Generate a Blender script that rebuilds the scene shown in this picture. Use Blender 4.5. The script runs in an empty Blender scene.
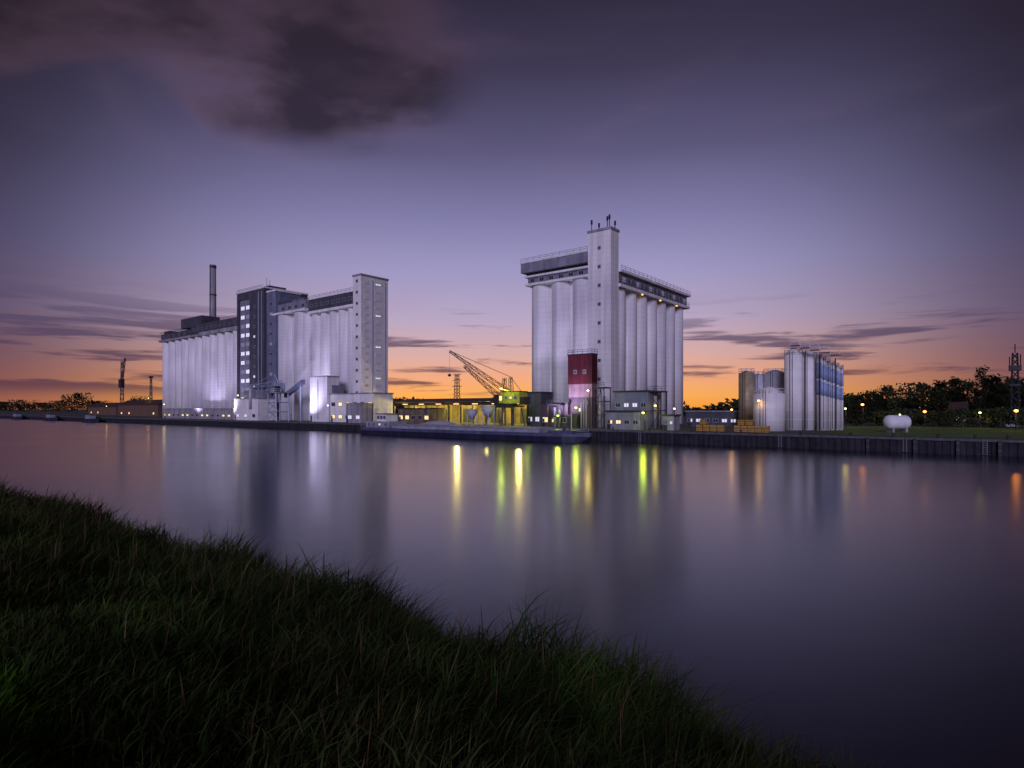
import bpy, math, random
import numpy as np
from mathutils import Vector
random.seed(7); rng=np.random.default_rng(7)
sc=bpy.context.scene; C=sc.collection
F=600.0; HY=409.0; EH=7.0
EX=(0.7817,-0.6237); NX=(0.6237,0.7817); ANG=math.atan2(EX[1],EX[0])
QT=115.0; QZ=2.4
def D(x,t): return t/((x-512)/F*NX[0]+NX[1])
def S(x,t): return D(x,t)*((x-512)/F*EX[0]+EX[1])
def T(x,s):
    a=(x-512)/F; return s/(a*EX[0]+EX[1])*(a*NX[0]+NX[1])
def Z(y,x,t): return EH+(HY-y)/F*D(x,t)
def W(s,t,z=0): return Vector((s*EX[0]+t*NX[0], s*EX[1]+t*NX[1], z))
def lin(c):
    return tuple(((v/255)/12.92 if v/255<=0.04045 else (((v/255)+0.055)/1.055)**2.4) for v in c)

# ---------------- materials
def mat(name,col,rough=0.7,metal=0.0,var=0.25,scale=0.6,streak=0.0,emit=None,es=0.0,bump=0.0,lines=0.0,tint=None,spec=0.3,lo=.85):
    m=bpy.data.materials.new(name); m.use_nodes=True; nt=m.node_tree; N=nt.nodes; L=nt.links
    b=N['Principled BSDF']; b.inputs['Roughness'].default_value=rough; b.inputs['Metallic'].default_value=metal
    b.inputs['Specular IOR Level'].default_value=spec
    if emit:
        b.inputs['Base Color'].default_value=(*col,1)
        b.inputs['Emission Color'].default_value=(*emit,1); b.inputs['Emission Strength'].default_value=es
        return m
    tc=N.new('ShaderNodeTexCoord')
    n=N.new('ShaderNodeTexNoise'); n.inputs['Scale'].default_value=scale; n.inputs['Detail'].default_value=6
    L.new(tc.outputs['Object'],n.inputs['Vector'])
    r=N.new('ShaderNodeMapRange'); r.inputs[1].default_value=.3; r.inputs[2].default_value=.7
    r.inputs[3].default_value=1-var; r.inputs[4].default_value=1+var*.4
    L.new(n.outputs['Fac'],r.inputs[0]); fac=r.outputs[0]
    if streak>0:
        mp=N.new('ShaderNodeMapping'); mp.inputs['Scale'].default_value=(.8,.8,0.035)
        L.new(tc.outputs['Object'],mp.inputs['Vector'])
        n2=N.new('ShaderNodeTexNoise'); n2.inputs['Scale'].default_value=1.0; n2.inputs['Detail'].default_value=4
        L.new(mp.outputs[0],n2.inputs['Vector'])
        r2=N.new('ShaderNodeMapRange'); r2.inputs[1].default_value=.35; r2.inputs[2].default_value=.65
        r2.inputs[3].default_value=1-streak; r2.inputs[4].default_value=1.05
        L.new(n2.outputs['Fac'],r2.inputs[0])
        mu=N.new('ShaderNodeMath'); mu.operation='MULTIPLY'; L.new(fac,mu.inputs[0]); L.new(r2.outputs[0],mu.inputs[1]); fac=mu.outputs[0]
    if lines>0:
        w=N.new('ShaderNodeTexWave'); w.bands_direction='Z'; w.inputs['Scale'].default_value=lines; w.inputs['Distortion'].default_value=0.4
        L.new(tc.outputs['Object'],w.inputs['Vector'])
        r3=N.new('ShaderNodeMapRange'); r3.inputs[1].default_value=0; r3.inputs[2].default_value=.25; r3.inputs[3].default_value=lo; r3.inputs[4].default_value=1
        L.new(w.outputs['Fac'],r3.inputs[0])
        mu=N.new('ShaderNodeMath'); mu.operation='MULTIPLY'; L.new(fac,mu.inputs[0]); L.new(r3.outputs[0],mu.inputs[1]); fac=mu.outputs[0]
    mx=N.new('ShaderNodeMix'); mx.data_type='RGBA'; mx.blend_type='MULTIPLY'; mx.inputs['Factor'].default_value=1
    cb=N.new('ShaderNodeCombineColor')
    for i in range(3): L.new(fac,cb.inputs[i])
    L.new(cb.outputs[0],mx.inputs['B'])
    if tint:
        n4=N.new('ShaderNodeTexNoise'); n4.inputs['Scale'].default_value=scale*.37; n4.inputs['Detail'].default_value=4
        L.new(tc.outputs['Object'],n4.inputs['Vector'])
        rr=N.new('ShaderNodeMapRange'); rr.inputs[1].default_value=.4; rr.inputs[2].default_value=.6
        L.new(n4.outputs['Fac'],rr.inputs[0])
        m2=N.new('ShaderNodeMix'); m2.data_type='RGBA'; L.new(rr.outputs[0],m2.inputs['Factor'])
        m2.inputs['A'].default_value=(*col,1); m2.inputs['B'].default_value=(*tint,1); L.new(m2.outputs['Result'],mx.inputs['A'])
    else: mx.inputs['A'].default_value=(*col,1)
    L.new(mx.outputs['Result'],b.inputs['Base Color'])
    if bump>0:
        bp=N.new('ShaderNodeBump'); bp.inputs['Strength'].default_value=bump; bp.inputs['Distance'].default_value=.1
        L.new(n.outputs['Fac'],bp.inputs['Height']); L.new(bp.outputs[0],b.inputs['Normal'])
    return m
M={}
M['conc']=mat('white_concrete',(.84,.82,.82),.85,var=.14,scale=.1,streak=.20,lines=.22,tint=(.74,.72,.75),bump=.1,lo=.94)
M['conc2']=mat('grey_concrete',(.36,.35,.38),.85,var=.25,scale=.2,streak=.4,bump=.2)
M['white']=mat('white_cladding',(.82,.80,.78),.6,var=.12,scale=.4,streak=.12,lines=.6,lo=.93)
M['whitep']=mat('white_paint',(.75,.75,.78),.5,var=.15,scale=1.2)
M['dark']=mat('dark_cladding',(.085,.085,.11),.6,var=.3,scale=.3,streak=.25,lines=.5)
M['grey']=mat('grey_cladding',(.25,.25,.31),.55,var=.25,scale=.4,streak=.25,lines=.5,lo=.92)
M['blue']=mat('blue_grey_cladding',(.18,.20,.29),.5,var=.25,scale=.5,streak=.2,lines=.8)
M['bluep']=mat('pale_blue_panel',(.36,.45,.68),.5,var=.2,scale=.5,streak=.2)
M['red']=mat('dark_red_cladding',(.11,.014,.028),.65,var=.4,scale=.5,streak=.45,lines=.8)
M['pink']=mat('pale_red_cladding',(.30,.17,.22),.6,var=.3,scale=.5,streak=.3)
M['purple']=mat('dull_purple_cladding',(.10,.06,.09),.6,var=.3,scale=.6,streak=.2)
M['steel']=mat('galvanised_steel',(.58,.59,.64),.5,metal=.15,var=.2,scale=.6,streak=.2,lines=1.2)
M['gold_lit']=mat('gold_lit_steel',(.40,.32,.20),.5,metal=.1,var=.3,scale=.6,streak=.3,lines=1.2)  # grey steel with the gold light on it mixed into the base colour
M['dsteel']=mat('dark_steel',(.05,.05,.06),.5,metal=.4,var=.3,scale=2)
M['bsteel']=mat('pale_blue_steel',(.36,.41,.54),.5,metal=.1,var=.2,scale=1)
M['yellow']=mat('yellow_green_paint',(.45,.46,.06),.55,var=.4,scale=1.2,streak=.3)
M['boomc']=mat('rusty_boom_paint',(.11,.07,.04),.6,var=.4,scale=1.2)
M['crate']=mat('ochre_crate',(.46,.28,.06),.7,var=.35,scale=1.5)
M['ochre']=mat('dull_ochre_wall',(.24,.19,.12),.8,var=.5,scale=.5,streak=.5)
M['navy']=mat('navy_hull',(.022,.025,.050),.4,var=.3,scale=.4,streak=.3)
M['sheer']=mat('blue_sheer_strake',(.09,.10,.18),.45,var=.3,scale=.5,streak=.3)
M['hatch']=mat('hatch_cover_grey',(.32,.33,.40),.5,var=.3,scale=.7,streak=.2)
M['glass']=mat('dark_glass',(.02,.025,.04),.15,var=.2,spec=.8)
M['lit']=mat('lit_window_white',(.5,.5,.5),emit=lin((228,225,250)),es=.75)
M['dim']=mat('dim_window',(.12,.12,.16),emit=lin((165,150,190)),es=.35)
M['litw']=mat('lit_window_warm',(.8,.7,.4),emit=lin((255,220,130)),es=1.2)
M['frame']=mat('window_frame',(.28,.28,.32),.5,var=.2)
M['frame2']=mat('pale_window_frame',(.62,.60,.62),.5,var=.2)
M['quay']=mat('quay_sheet_piling',(.028,.027,.036),.8,var=.45,scale=.8,streak=.5)
M['cap']=mat('quay_cap_concrete',(.10,.095,.11),.85,var=.45,scale=.9,bump=.3)
M['yard']=mat('yard_paving',(.085,.08,.085),.85,var=.4,scale=.15,bump=.3,tint=(.05,.07,.04))
M['lawn']=mat('lawn',(.08,.17,.02),.9,var=.45,scale=.8,bump=.5,tint=(.06,.11,.02))
M['roof']=mat('brown_roof',(.06,.035,.03),.8,var=.3,scale=.7)
M['brick']=mat('brown_brick',(.15,.085,.06),.85,var=.3,scale=1.5)
M['bark']=mat('bark',(.035,.025,.02),.9,var=.4,scale=3)
M['leaf']=mat('leaves_dark',(.020,.034,.012),.8,var=.6,scale=.5,tint=(.036,.040,.012))
M['leaf2']=mat('leaves_olive',(.045,.058,.016),.8,var=.6,scale=.5,tint=(.025,.040,.014))
M['soil']=mat('bank_soil',(.012,.020,.006),.95,var=.5,scale=1.2,bump=.6)
M['reed']=mat('reed_green',(.030,.062,.010),.75,var=.9,scale=.8,tint=(.064,.070,.018),spec=.08)
M['reedb']=mat('reed_leaf_green',(.040,.080,.012),.75,var=.9,scale=.6,tint=(.028,.044,.010),spec=.08)
M['grass']=mat('grass_green',(.055,.180,.008),.7,var=.75,scale=1.3,tint=(.09,.20,.012),spec=.08)
M['dry']=mat('dry_reed',(.13,.070,.034),.8,var=.5,scale=2.5)
M['tarp']=mat('pale_tarp',(.4,.4,.46),.6,var=.25,scale=.6,bump=.4)
LC={'warm':lin((255,190,90)),'orange':lin((255,150,50)),'green':lin((205,235,60)),'white':lin((235,230,255)),'yellow':lin((255,230,110))}
for k,v in LC.items(): M['b_'+k]=mat('bulb_'+k,(.8,.8,.8),emit=v,es=6)
M['strip']=mat('strip_light_warm',(.8,.8,.8),emit=LC['warm'],es=1.8)

# ---------------- mesh builder
class MB:
    def __init__(s): s.v=[];s.f=[];s.sm=[]
    def _a(s,vs,fs,sm=False):
        o=len(s.v); s.v+=[tuple(p) for p in vs]; s.f+=[tuple(i+o for i in f) for f in fs]; s.sm+=[sm]*len(fs); return s
    def box(s,x0,x1,y0,y1,z0,z1):
        return s._a([(x0,y0,z0),(x1,y0,z0),(x1,y1,z0),(x0,y1,z0),(x0,y0,z1),(x1,y0,z1),(x1,y1,z1),(x0,y1,z1)],
            [(0,3,2,1),(4,5,6,7),(0,1,5,4),(1,2,6,5),(2,3,7,6),(3,0,4,7)])
    def cyl(s,cx,cy,z0,z1,r,n=24,r2=None):
        r2=r if r2 is None else r2
        vs=[(cx+r*math.cos(2*math.pi*i/n),cy+r*math.sin(2*math.pi*i/n),z0) for i in range(n)]+[(cx+r2*math.cos(2*math.pi*i/n),cy+r2*math.sin(2*math.pi*i/n),z1) for i in range(n)]
        s._a(vs,[(i,(i+1)%n,n+(i+1)%n,n+i) for i in range(n)],True)
        o=len(s.v)-2*n
        s.f+=[tuple(o+i for i in reversed(range(n))),tuple(o+n+i for i in range(n))]; s.sm+=[False,False]; return s
    def bar(s,p,q,r,n=4):
        p=Vector(p);q=Vector(q);d=(q-p)
        if d.length<1e-6: return s
        d.normalize(); u=d.orthogonal().normalized(); w=d.cross(u)
        vs=[p+(u*math.cos(2*math.pi*i/n+.785)+w*math.sin(2*math.pi*i/n+.785))*r for i in range(n)]
        vs+=[v+(q-p) for v in vs]
        return s._a(vs,[(i,(i+1)%n,n+(i+1)%n,n+i) for i in range(n)]+[tuple(reversed(range(n))),tuple(range(n,2*n))])
    def taper(s,p,q,r0,r1,n=7):
        p=Vector(p);q=Vector(q);d=(q-p).normalized();u=d.orthogonal().normalized();w=d.cross(u)
        vs=[p+(u*math.cos(2*math.pi*i/n)+w*math.sin(2*math.pi*i/n))*r0 for i in range(n)]+[q+(u*math.cos(2*math.pi*i/n)+w*math.sin(2*math.pi*i/n))*r1 for i in range(n)]
        return s._a(vs,[(i,(i+1)%n,n+(i+1)%n,n+i) for i in range(n)]+[tuple(range(n,2*n))],True)
    def prism(s,poly,z0,z1):
        n=len(poly); return s._a([(x,y,z0) for x,y in poly]+[(x,y,z1) for x,y in poly],[(i,(i+1)%n,n+(i+1)%n,n+i) for i in range(n)]+[tuple(reversed(range(n))),tuple(range(n,2*n))])
    def gable(s,x0,x1,y0,y1,z0,z1,o=.4):
        ym=(y0+y1)/2; return s._a([(x0-o,y0-o,z0),(x1+o,y0-o,z0),(x1+o,y1+o,z0),(x0-o,y1+o,z0),(x0-o,ym,z1),(x1+o,ym,z1)],[(0,1,5,4),(2,3,4,5),(1,2,5),(3,0,4),(0,3,2,1)])
    def sph(s,c,r,n=10,m=6,sz=1):
        vs=[(c[0],c[1],c[2]-r*sz)]
        for j in range(1,m):
            a=-math.pi/2+math.pi*j/m
            for i in range(n): vs.append((c[0]+r*math.cos(a)*math.cos(2*math.pi*i/n),c[1]+r*math.cos(a)*math.sin(2*math.pi*i/n),c[2]+r*sz*math.sin(a)))
        vs.append((c[0],c[1],c[2]+r*sz)); fs=[(0,1+(i+1)%n,1+i) for i in range(n)]
        for j in range(m-2):
            for i in range(n): fs.append((1+j*n+i,1+j*n+(i+1)%n,1+(j+1)*n+(i+1)%n,1+(j+1)*n+i))
        k=1+(m-2)*n; fs+=[(k+i,k+(i+1)%n,len(vs)-1) for i in range(n)]
        return s._a(vs,fs,True)
    def rail(s,pts,h=1.1,step=2.0,r=.05):
        for a,b in zip(pts,pts[1:]):
            a=Vector(a);b=Vector(b);n=max(1,int((b-a).length/step))
            for i in range(n+1):
                p=a.lerp(b,i/n); s.bar(p,p+Vector((0,0,h)),r)
            for k in (.5,1): s.bar(a+Vector((0,0,h*k)),b+Vector((0,0,h*k)),r)
        return s
    def lattice(s,p,q,w0,w1,n,r=.08,up=(0,0,1)):
        p=Vector(p);q=Vector(q);d=(q-p).normalized();u=Vector(up).cross(d)
        if u.length<.01: u=Vector((1,0,0))
        u.normalize(); v=d.cross(u).normalized()
        L=[]
        for k in range(n+1):
            c=p.lerp(q,k/n); w=(w0+(w1-w0)*k/n)/2
            L.append([c+u*w+v*w,c-u*w+v*w,c-u*w-v*w,c+u*w-v*w])
        for i in range(4): [s.bar(L[k][i],L[k+1][i],r*1.4) for k in range(n)]
        for k in range(n):
            for i in range(4):
                s.bar(L[k][i],L[k+1][(i+1)%4],r) if k%2 else s.bar(L[k][(i+1)%4],L[k+1][i],r)
        return s
    def build(s,name,m,parent=None):
        me=bpy.data.meshes.new(name); me.from_pydata(s.v,[],s.f); me.polygons.foreach_set('use_smooth',s.sm); me.update()
        me.materials.append(M[m] if isinstance(m,str) else m)
        o=bpy.data.objects.new(name,me); C.objects.link(o)
        if parent: o.parent=parent
        return o
def tag(o,label,cat,group=None):
    o['label']=label;o['category']=cat
    if group:o['group']=group
    return o
def thing(name,label,cat,s,t,z=QZ,rz=0,group=None):
    o=bpy.data.objects.new(name,None);C.objects.link(o);o.location=W(s,t,z);o.rotation_euler=(0,0,ANG+rz);o.empty_display_size=.5
    return tag(o,label,cat,group)
def struct(o): o['kind']='structure'; return o
cache={}
def window(par,x,y,z,w,h,m='lit',face='f',fm='frame'):
    k=(round(w,2),round(h,2),m,face,fm)
    if k not in cache:
        a=MB();b=MB();fr=.14
        if face=='f':
            a.box(-w/2,w/2,-.10,0,0,fr).box(-w/2,w/2,-.10,0,h-fr,h).box(-w/2,-w/2+fr,-.10,0,fr,h-fr).box(w/2-fr,w/2,-.10,0,fr,h-fr).box(-.05,.05,-.08,-.045,fr,h-fr)
            b.box(-w/2+fr,w/2-fr,-.04,-.01,fr,h-fr)
        else:
            a.box(0,.10,-w/2,w/2,0,fr).box(0,.10,-w/2,w/2,h-fr,h).box(0,.10,-w/2,-w/2+fr,fr,h-fr).box(0,.10,w/2-fr,w/2,fr,h-fr).box(.045,.08,-.05,.05,fr,h-fr)
            b.box(.01,.04,-w/2+fr,w/2-fr,fr,h-fr)
        A=a.build('window',fm,par);B=b.build('pane',m,A);cache[k]=(A.data,B.data)
    else:
        A=bpy.data.objects.new('window',cache[k][0]);C.objects.link(A);A.parent=par
        B=bpy.data.objects.new('pane',cache[k][1]);C.objects.link(B);B.parent=A
    A.location=(x,y,z); return A
def light(par,loc,col,power,size=.25,typ='POINT',rot=None,ang=90):
    l=bpy.data.lights.new('lamp_light',typ);l.energy=power;l.color=col;l.shadow_soft_size=size
    if typ=='SPOT': l.spot_size=math.radians(ang);l.spot_blend=.8
    o=bpy.data.objects.new('lamp_light',l);C.objects.link(o);o.parent=par;o.location=loc
    if rot:o.rotation_euler=rot
    return o

# ---------------- setting
def sheet(name,m,pts,z):
    b=MB(); b._a([W(s,t,z) for s,t in pts],[tuple(range(len(pts)))]); o=b.build(name,m); return struct(o)
sheet('ground','yard',[(-6000,QT+.9),(3000,QT+.9),(3000,7000),(-6000,7000)],QZ)
sheet('lawn','lawn',[(S(852,124),119),(300,119),(300,186),(S(852,135)-30,186)],QZ+.03)
wm=bpy.data.materials.new('canal_water'); wm.use_nodes=True; nt=wm.node_tree; b=nt.nodes['Principled BSDF']
b.inputs['Base Color'].default_value=(.005,.006,.014,1); b.inputs['IOR'].default_value=1.6; b.inputs['Roughness'].default_value=.15
tc=nt.nodes.new('ShaderNodeTexCoord');n=nt.nodes.new('ShaderNodeTexNoise');n.inputs['Scale'].default_value=.035;n.inputs['Detail'].default_value=3
nt.links.new(tc.outputs['Object'],n.inputs['Vector'])
mr=nt.nodes.new('ShaderNodeMapRange');mr.inputs[3].default_value=.15;mr.inputs[4].default_value=.22
nt.links.new(n.outputs['Fac'],mr.inputs[0]);nt.links.new(mr.outputs[0],b.inputs['Roughness'])
n3=nt.nodes.new('ShaderNodeTexNoise');n3.inputs['Scale'].default_value=.35;n3.inputs['Detail'].default_value=2
nt.links.new(tc.outputs['Object'],n3.inputs['Vector'])
bp=nt.nodes.new('ShaderNodeBump');bp.inputs['Strength'].default_value=.05;bp.inputs['Distance'].default_value=.12
nt.links.new(n3.outputs['Fac'],bp.inputs['Height']);nt.links.new(bp.outputs[0],b.inputs['Normal'])
sheet('water',wm,[(-6000,5),(3000,5),(3000,QT+.3),(-6000,QT+.3)],0)
ts=[-4000,-300,-40,-10,-5,-2]+[i*.5 for i in range(0,29)]
ss_=[-4000,-1500,-600,-300]+[-160+i*2 for i in range(60)]+[-40+i for i in range(80)]+[60,100,300,1500]
def zb(t): return 4.7 if t<0 else (4.7-.47*t)
def bump(s,t): return .12*math.sin(s*.9+t*1.3)+.08*math.sin(s*2.1-t*.7)
bm=MB(); vs=[W(s,t,zb(t)+(bump(s,t) if -160<=s<=40 and -2<=t<13 else 0)) for s in ss_ for t in ts]
nT=len(ts); fs=[(i*nT+j,(i+1)*nT+j,(i+1)*nT+j+1,i*nT+j+1) for i in range(len(ss_)-1) for j in range(nT-1)]
bm._a(vs,fs,True); struct(bm.build('river_bank','soil'))

def blades(n,s0,s1,t0,t1,hf,wf,lean=.35,soft=.3,lift=0.0,droop=.35):
    s=rng.uniform(s0,s1,n);t=rng.uniform(t0,t1,n)
    cl=np.sin(s*1.7+t*.9)*np.sin(t*2.3-s*.8)
    keep=rng.uniform(-1.5,1,n)<cl+.45; s=s[keep];t=t[keep];n=len(s)
    z=np.where(t<0,4.7,4.7-.47*t)+.12*np.sin(s*.9+t*1.3)+.08*np.sin(s*2.1-t*.7)
    clump=1+soft*.6*np.sin(s*.62+t*.8)*np.sin(s*.27+1.3)+soft*.5*np.sin(s*1.9-t*1.1)*np.cos(s*.45)
    H=hf(s,t)*clump; h=H*rng.uniform(.45,1.18,n); w=wf(s,t)*rng.uniform(.6,1.3,n)
    if lift>0:
        z=z+H*rng.uniform(.1,lift,n); h=h*.42
    az=rng.uniform(0,2*np.pi,n); la=rng.normal(-.15,1.1 if lift==0 else 1.5,n)
    bend=np.abs(rng.normal(lean,.26,n))
    lx=np.cos(la)*bend;ly=np.sin(la)*bend
    px=s*EX[0]+t*NX[0];py=s*EX[1]+t*NX[1]
    V=np.zeros((n,7,3))
    for k,(f,wk) in enumerate(zip([0,.35,.7,1.0],[1,.95,.65,.0])):
        cx=px+lx*h*f**1.6;cy=py+ly*h*f**1.6;cz=z-.05+h*f*(1-droop*bend*f)
        dx=np.cos(az)*w*wk/2;dy=np.sin(az)*w*wk/2
        if k<3:
            V[:,2*k]=np.stack([cx-dx,cy-dy,cz],1);V[:,2*k+1]=np.stack([cx+dx,cy+dy,cz],1)
        else: V[:,6]=np.stack([cx,cy,cz],1)
    return V
def stuff(name,m,Vs,label,cat):
    V=np.concatenate(Vs);n=len(V)
    loops=((np.arange(n)*7)[:,None]+np.array([0,1,3,2,2,3,5,4,4,5,6])[None,:]).ravel()
    tot=np.tile([4,4,3],n);st=np.concatenate([[0],np.cumsum(tot)[:-1]])
    me=bpy.data.meshes.new(name);me.vertices.add(n*7);me.vertices.foreach_set('co',V.ravel())
    me.loops.add(len(loops));me.loops.foreach_set('vertex_index',loops.astype(np.int32))
    me.polygons.add(n*3);me.polygons.foreach_set('loop_start',st.astype(np.int32));me.update(calc_edges=True)
    me.materials.append(M[m]);o=bpy.data.objects.new(name,me);C.objects.link(o);o['kind']='stuff';tag(o,label,cat)
def fall(s): return 1-.50*np.clip((s+6)/7,0,1)
def hr(s,t): return np.clip(.55+(t-1.5)*.235,.5,2.6)*(.80+.15*np.exp(-((s+10)/16)**2))*fall(s)
def wr(s,t): return .015+.0006*np.clip(-s,0,60)+.0010*t
stuff('reeds','reed',[blades(100000,-14,12,1.6,11.0,hr,wr,.42),blades(54000,-45,-14,1.8,11.0,hr,wr,.42),blades(28000,-160,-45,1.8,11.0,hr,wr,.42)],
  'dark green reeds leaning in the wind down to the edge of the canal','reeds')
wl=lambda s,t:wr(s,t)*1.05
stuff('reed_leaves','reedb',[blades(80000,-14,12,1.8,10.8,hr,wl,.85,lift=.8,droop=.45),blades(42000,-45,-14,1.8,10.8,hr,wl,.85,lift=.8,droop=.45),blades(16000,-120,-45,1.8,10.8,hr,wl,.85,lift=.8,droop=.45)],
  'slender drooping green leaves hanging from the reed stems','reed leaves')
stuff('dry_reeds','dry',[blades(17000,-60,10,2.4,10.6,lambda s,t:hr(s,t)*1.12,lambda s,t:wr(s,t)*.8,.3)],'brown dry stems scattered among the green reeds','dry reeds')
stuff('grass','grass',[blades(80000,-14,8,-2,3.2,lambda s,t:.34+0*s,lambda s,t:.012+.0006*np.clip(-s,0,60),.6),
  blades(50000,-60,-14,-2,4.6,lambda s,t:.5+0*s,lambda s,t:.012+.0006*np.clip(-s,0,60),.6)],'short bright green grass on top of the near bank','grass')

# ---------------- quay
q=thing('quay_wall','long dark sheet piled quay wall with a concrete cap along the far bank','quay wall',0,QT,0)
MB().box(-900,160,.25,.8,-1,QZ-.35).build('wall','quay',q)
b=MB()
for i in range(0,420):
    x=-300+i*1.0
    b.prism([(x,.25),(x+.18,.12),(x+.5,.12),(x+.68,.25)],-1,QZ-.36)
b.build('sheet_piles','quay',q)
MB().box(-900,160,-.05,1.1,QZ-.35,QZ+.05).build('cap','cap',q)
ords=['first','second','third','fourth','fifth','sixth','seventh','eighth','ninth','tenth','eleventh','twelfth','thirteenth','fourteenth','fifteenth','sixteenth']
for k,x in enumerate((612,648,690,740,800,850,893,938,975,1008)):
    o=thing('mooring_bollard',f'{ords[k]} dark mooring bollard from the left on the open quay right of the barge','bollard',S(x,QT),QT+.5,QZ+.05,group='bollards on the quay')
    MB().cyl(0,0,0,.1,.3,12).cyl(0,0,.1,.45,.17,12).build('post','dsteel',o); MB().cyl(0,0,.45,.6,.27,12,.2).build('cap','dsteel',o)
for k,x in enumerate((640,780,905,985)):
    o=thing('quay_ladder',f'{ords[k]} steel ladder from the left hanging on the quay wall','ladder',S(x,QT),QT-.15,0,group='ladders on the quay wall')
    for dx in (-.25,.25): MB().bar((dx,0,.1),(dx,0,QZ),.04).build('side_rail','conc2',o)
    for j in range(7): MB().bar((-.25,0,.2+j*.33),(.25,0,.2+j*.33),.03).build('rung','conc2',o)
for k,x in enumerate((868,915,958,1000)):
    o=thing('timber_fender',f'{ords[k]} vertical timber fender from the left on the right end of the quay wall','fender',S(x,QT),QT-.2,0,group='fenders on the quay wall')
    MB().box(-.2,.2,-.12,.14,-.3,QZ-.1).build('timber','dsteel',o)
    for z in (.6,1.6): MB().box(-.22,.22,-.15,-.12,z,z+.3).build('clamp','cap',o)

# ---------------- LEFT COMPLEX
def binrow(par,xs,r,yf,z0,z1,m='conc',axis='x',xf=0):
    for c in xs:
        b=MB()
        if axis=='x': b.cyl(c,yf+r,z0,z1,r,32)
        else: b.cyl(xf-r,c,z0,z1,r,32)
        b.build('silo_bin',m,par)
TF=135
s0,s1=S(160,TF),S(238,TF); L=s1-s0
A=thing('grain_silo_block','pale concrete grain silo block with round bins, farthest left of the silo buildings','silo building',s0,TF)
n=11; r=L/n/2
MB().box(.3,L,r,24,0,44-QZ).build('core_wall','conc2',A)
MB().box(.3,L,r-2.2,r-.01,0,43-QZ).build('front_wall','conc',A)
binrow(A,[r+2*r*i for i in range(n)],r,0,0,43-QZ)
MB().box(-.6,L*.55,-.5,18,43-QZ,44-QZ).box(L*.55,L,-.5,18,43-QZ,44-QZ+.6).build('roof_slab','conc2',A)
MB().box(0,L*.42,.6,14,44-QZ,47.2-QZ).box(L*.42,L,.6,14,44.6-QZ,49-QZ).build('roof_gallery','dark',A)
MB().box(L*.22,L*.5,3,12,49-QZ,54-QZ).build('roof_house','dark',A)
MB().box(0,L*.08,2,12,47.2-QZ,49-QZ).build('end_roof_house','dark',A)
MB().rail([(0,.1,47.2-QZ),(L*.42,.1,47.2-QZ)],1.1,3,.06).rail([(L*.5,.8,49-QZ),(L,.8,49-QZ)],1.1,3,.06).build('railing','dsteel',A)
for i in range(10): window(A,L*.46+i*4.6,.6,46-QZ,2.0,1.3,'glass')
for i in range(5): window(A,3+i*6.4,.6,45-QZ,2.0,1.2,'glass')
ch=thing('chimney','tall slim dark chimney behind the leftmost silo block','chimney',S(213,152),152)
zt=Z(265,213,152)-QZ
MB().cyl(0,0,0,zt,1.9,20,1.5).build('stack','conc2',ch); MB().cyl(0,0,zt-1.6,zt-.6,1.72,20).cyl(0,0,zt*.8,zt*.8+.5,1.8,20).build('ring_platform','dsteel',ch)
MB().bar((0,-1.9,20),(0,-1.7,zt),.12).bar((.5,-1.9,20),(.5,-1.7,zt),.12).build('ladder','dsteel',ch)
# mid tower
sb0,sb1=S(238,133),S(275,133);L=sb1-sb0
B=thing('elevator_tower','tall dark framed elevator tower with columns of lit windows between two silo blocks','tower',sb0,133)
zt=58-QZ
MB().box(L*.06,L*.36,0,20,0,zt-3).build('pale_wall','grey',B)
MB().box(0,L*.06,-.5,20,0,zt).box(L*.36,L*.76,-.6,20,0,zt).box(L*.06,L*.36,-.5,20,zt-3,zt).build('dark_wall','dark',B)
MB().box(L*.76,L,.5,12,0,zt-2).build('wall','blue',B)
MB().box(-.3,L*.76+.3,-.9,20.2,zt,zt+.6).box(L*.76+.3,L+.3,.1,12,zt-2,zt-1.3).build('roof_slab','conc',B)
MB().box(L*.4,L*.62,4,12,zt+.6,zt+2.4).build('roof_house','dark',B)
MB().rail([(0,-.4,zt+.6),(L*.7,-.4,zt+.6)],1.1,2,.06).build('railing','dsteel',B)
for dx,hh in ((.5,4),(.58,2.5)): MB().bar((L*dx,5,zt+2.4),(L*dx,5,zt+2.4+hh),.1).build('mast','dsteel',B)
for i in range(12):
    for j in range(2):
        window(B,4.4+j*4.4,0,4+i*4.0,3.4,1.9,'lit' if (i*7+j*4)%5<3 else 'dim')
for i in range(11):
    window(B,L*.5,-.6,5+i*4.3,1.6,1.2,'lit' if i in (2,3,7) else 'glass')
    window(B,L*.87,.5,6+i*4.2,2.2,1.3,'dim' if i%3==0 else 'glass')
for dx,ww in ((L*.60,.5),(L*.69,.3)): MB().box(dx,dx+ww,-.75,-.6,2,zt-1).build('vertical_pipe','bsteel',B)
# C block
sc0,sc1,sc2=S(275,TF),S(308,TF),S(353,TF)
Cb=thing('grain_silo_block','white silo block between the dark elevator tower and the tall stair tower','silo building',sc0,TF)
La=sc1-sc0;Lb=sc2-sc1
MB().box(0,La+Lb,3.5,9,0,46-QZ).build('core_wall','conc2',Cb)
MB().box(0,La,1.2,3.4,0,46-QZ).box(La,La+Lb,2.0,3.4,0,44.5-QZ).build('front_wall','conc',Cb)
binrow(Cb,[La*.25,La*.75],La*.25,-1.2,0,46-QZ)
binrow(Cb,[La+Lb*(i+.5)/5 for i in range(5)],Lb/10,.6,0,44.5-QZ)
MB().box(0,La,-1.6,9,46-QZ,46.8-QZ).box(La,La+Lb,-.2,9,44.5-QZ,45.4-QZ).build('roof_slab','conc',Cb)
MB().box(0,La,-.6,9,46.8-QZ,50.2-QZ).build('roof_house','grey',Cb)
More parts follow.
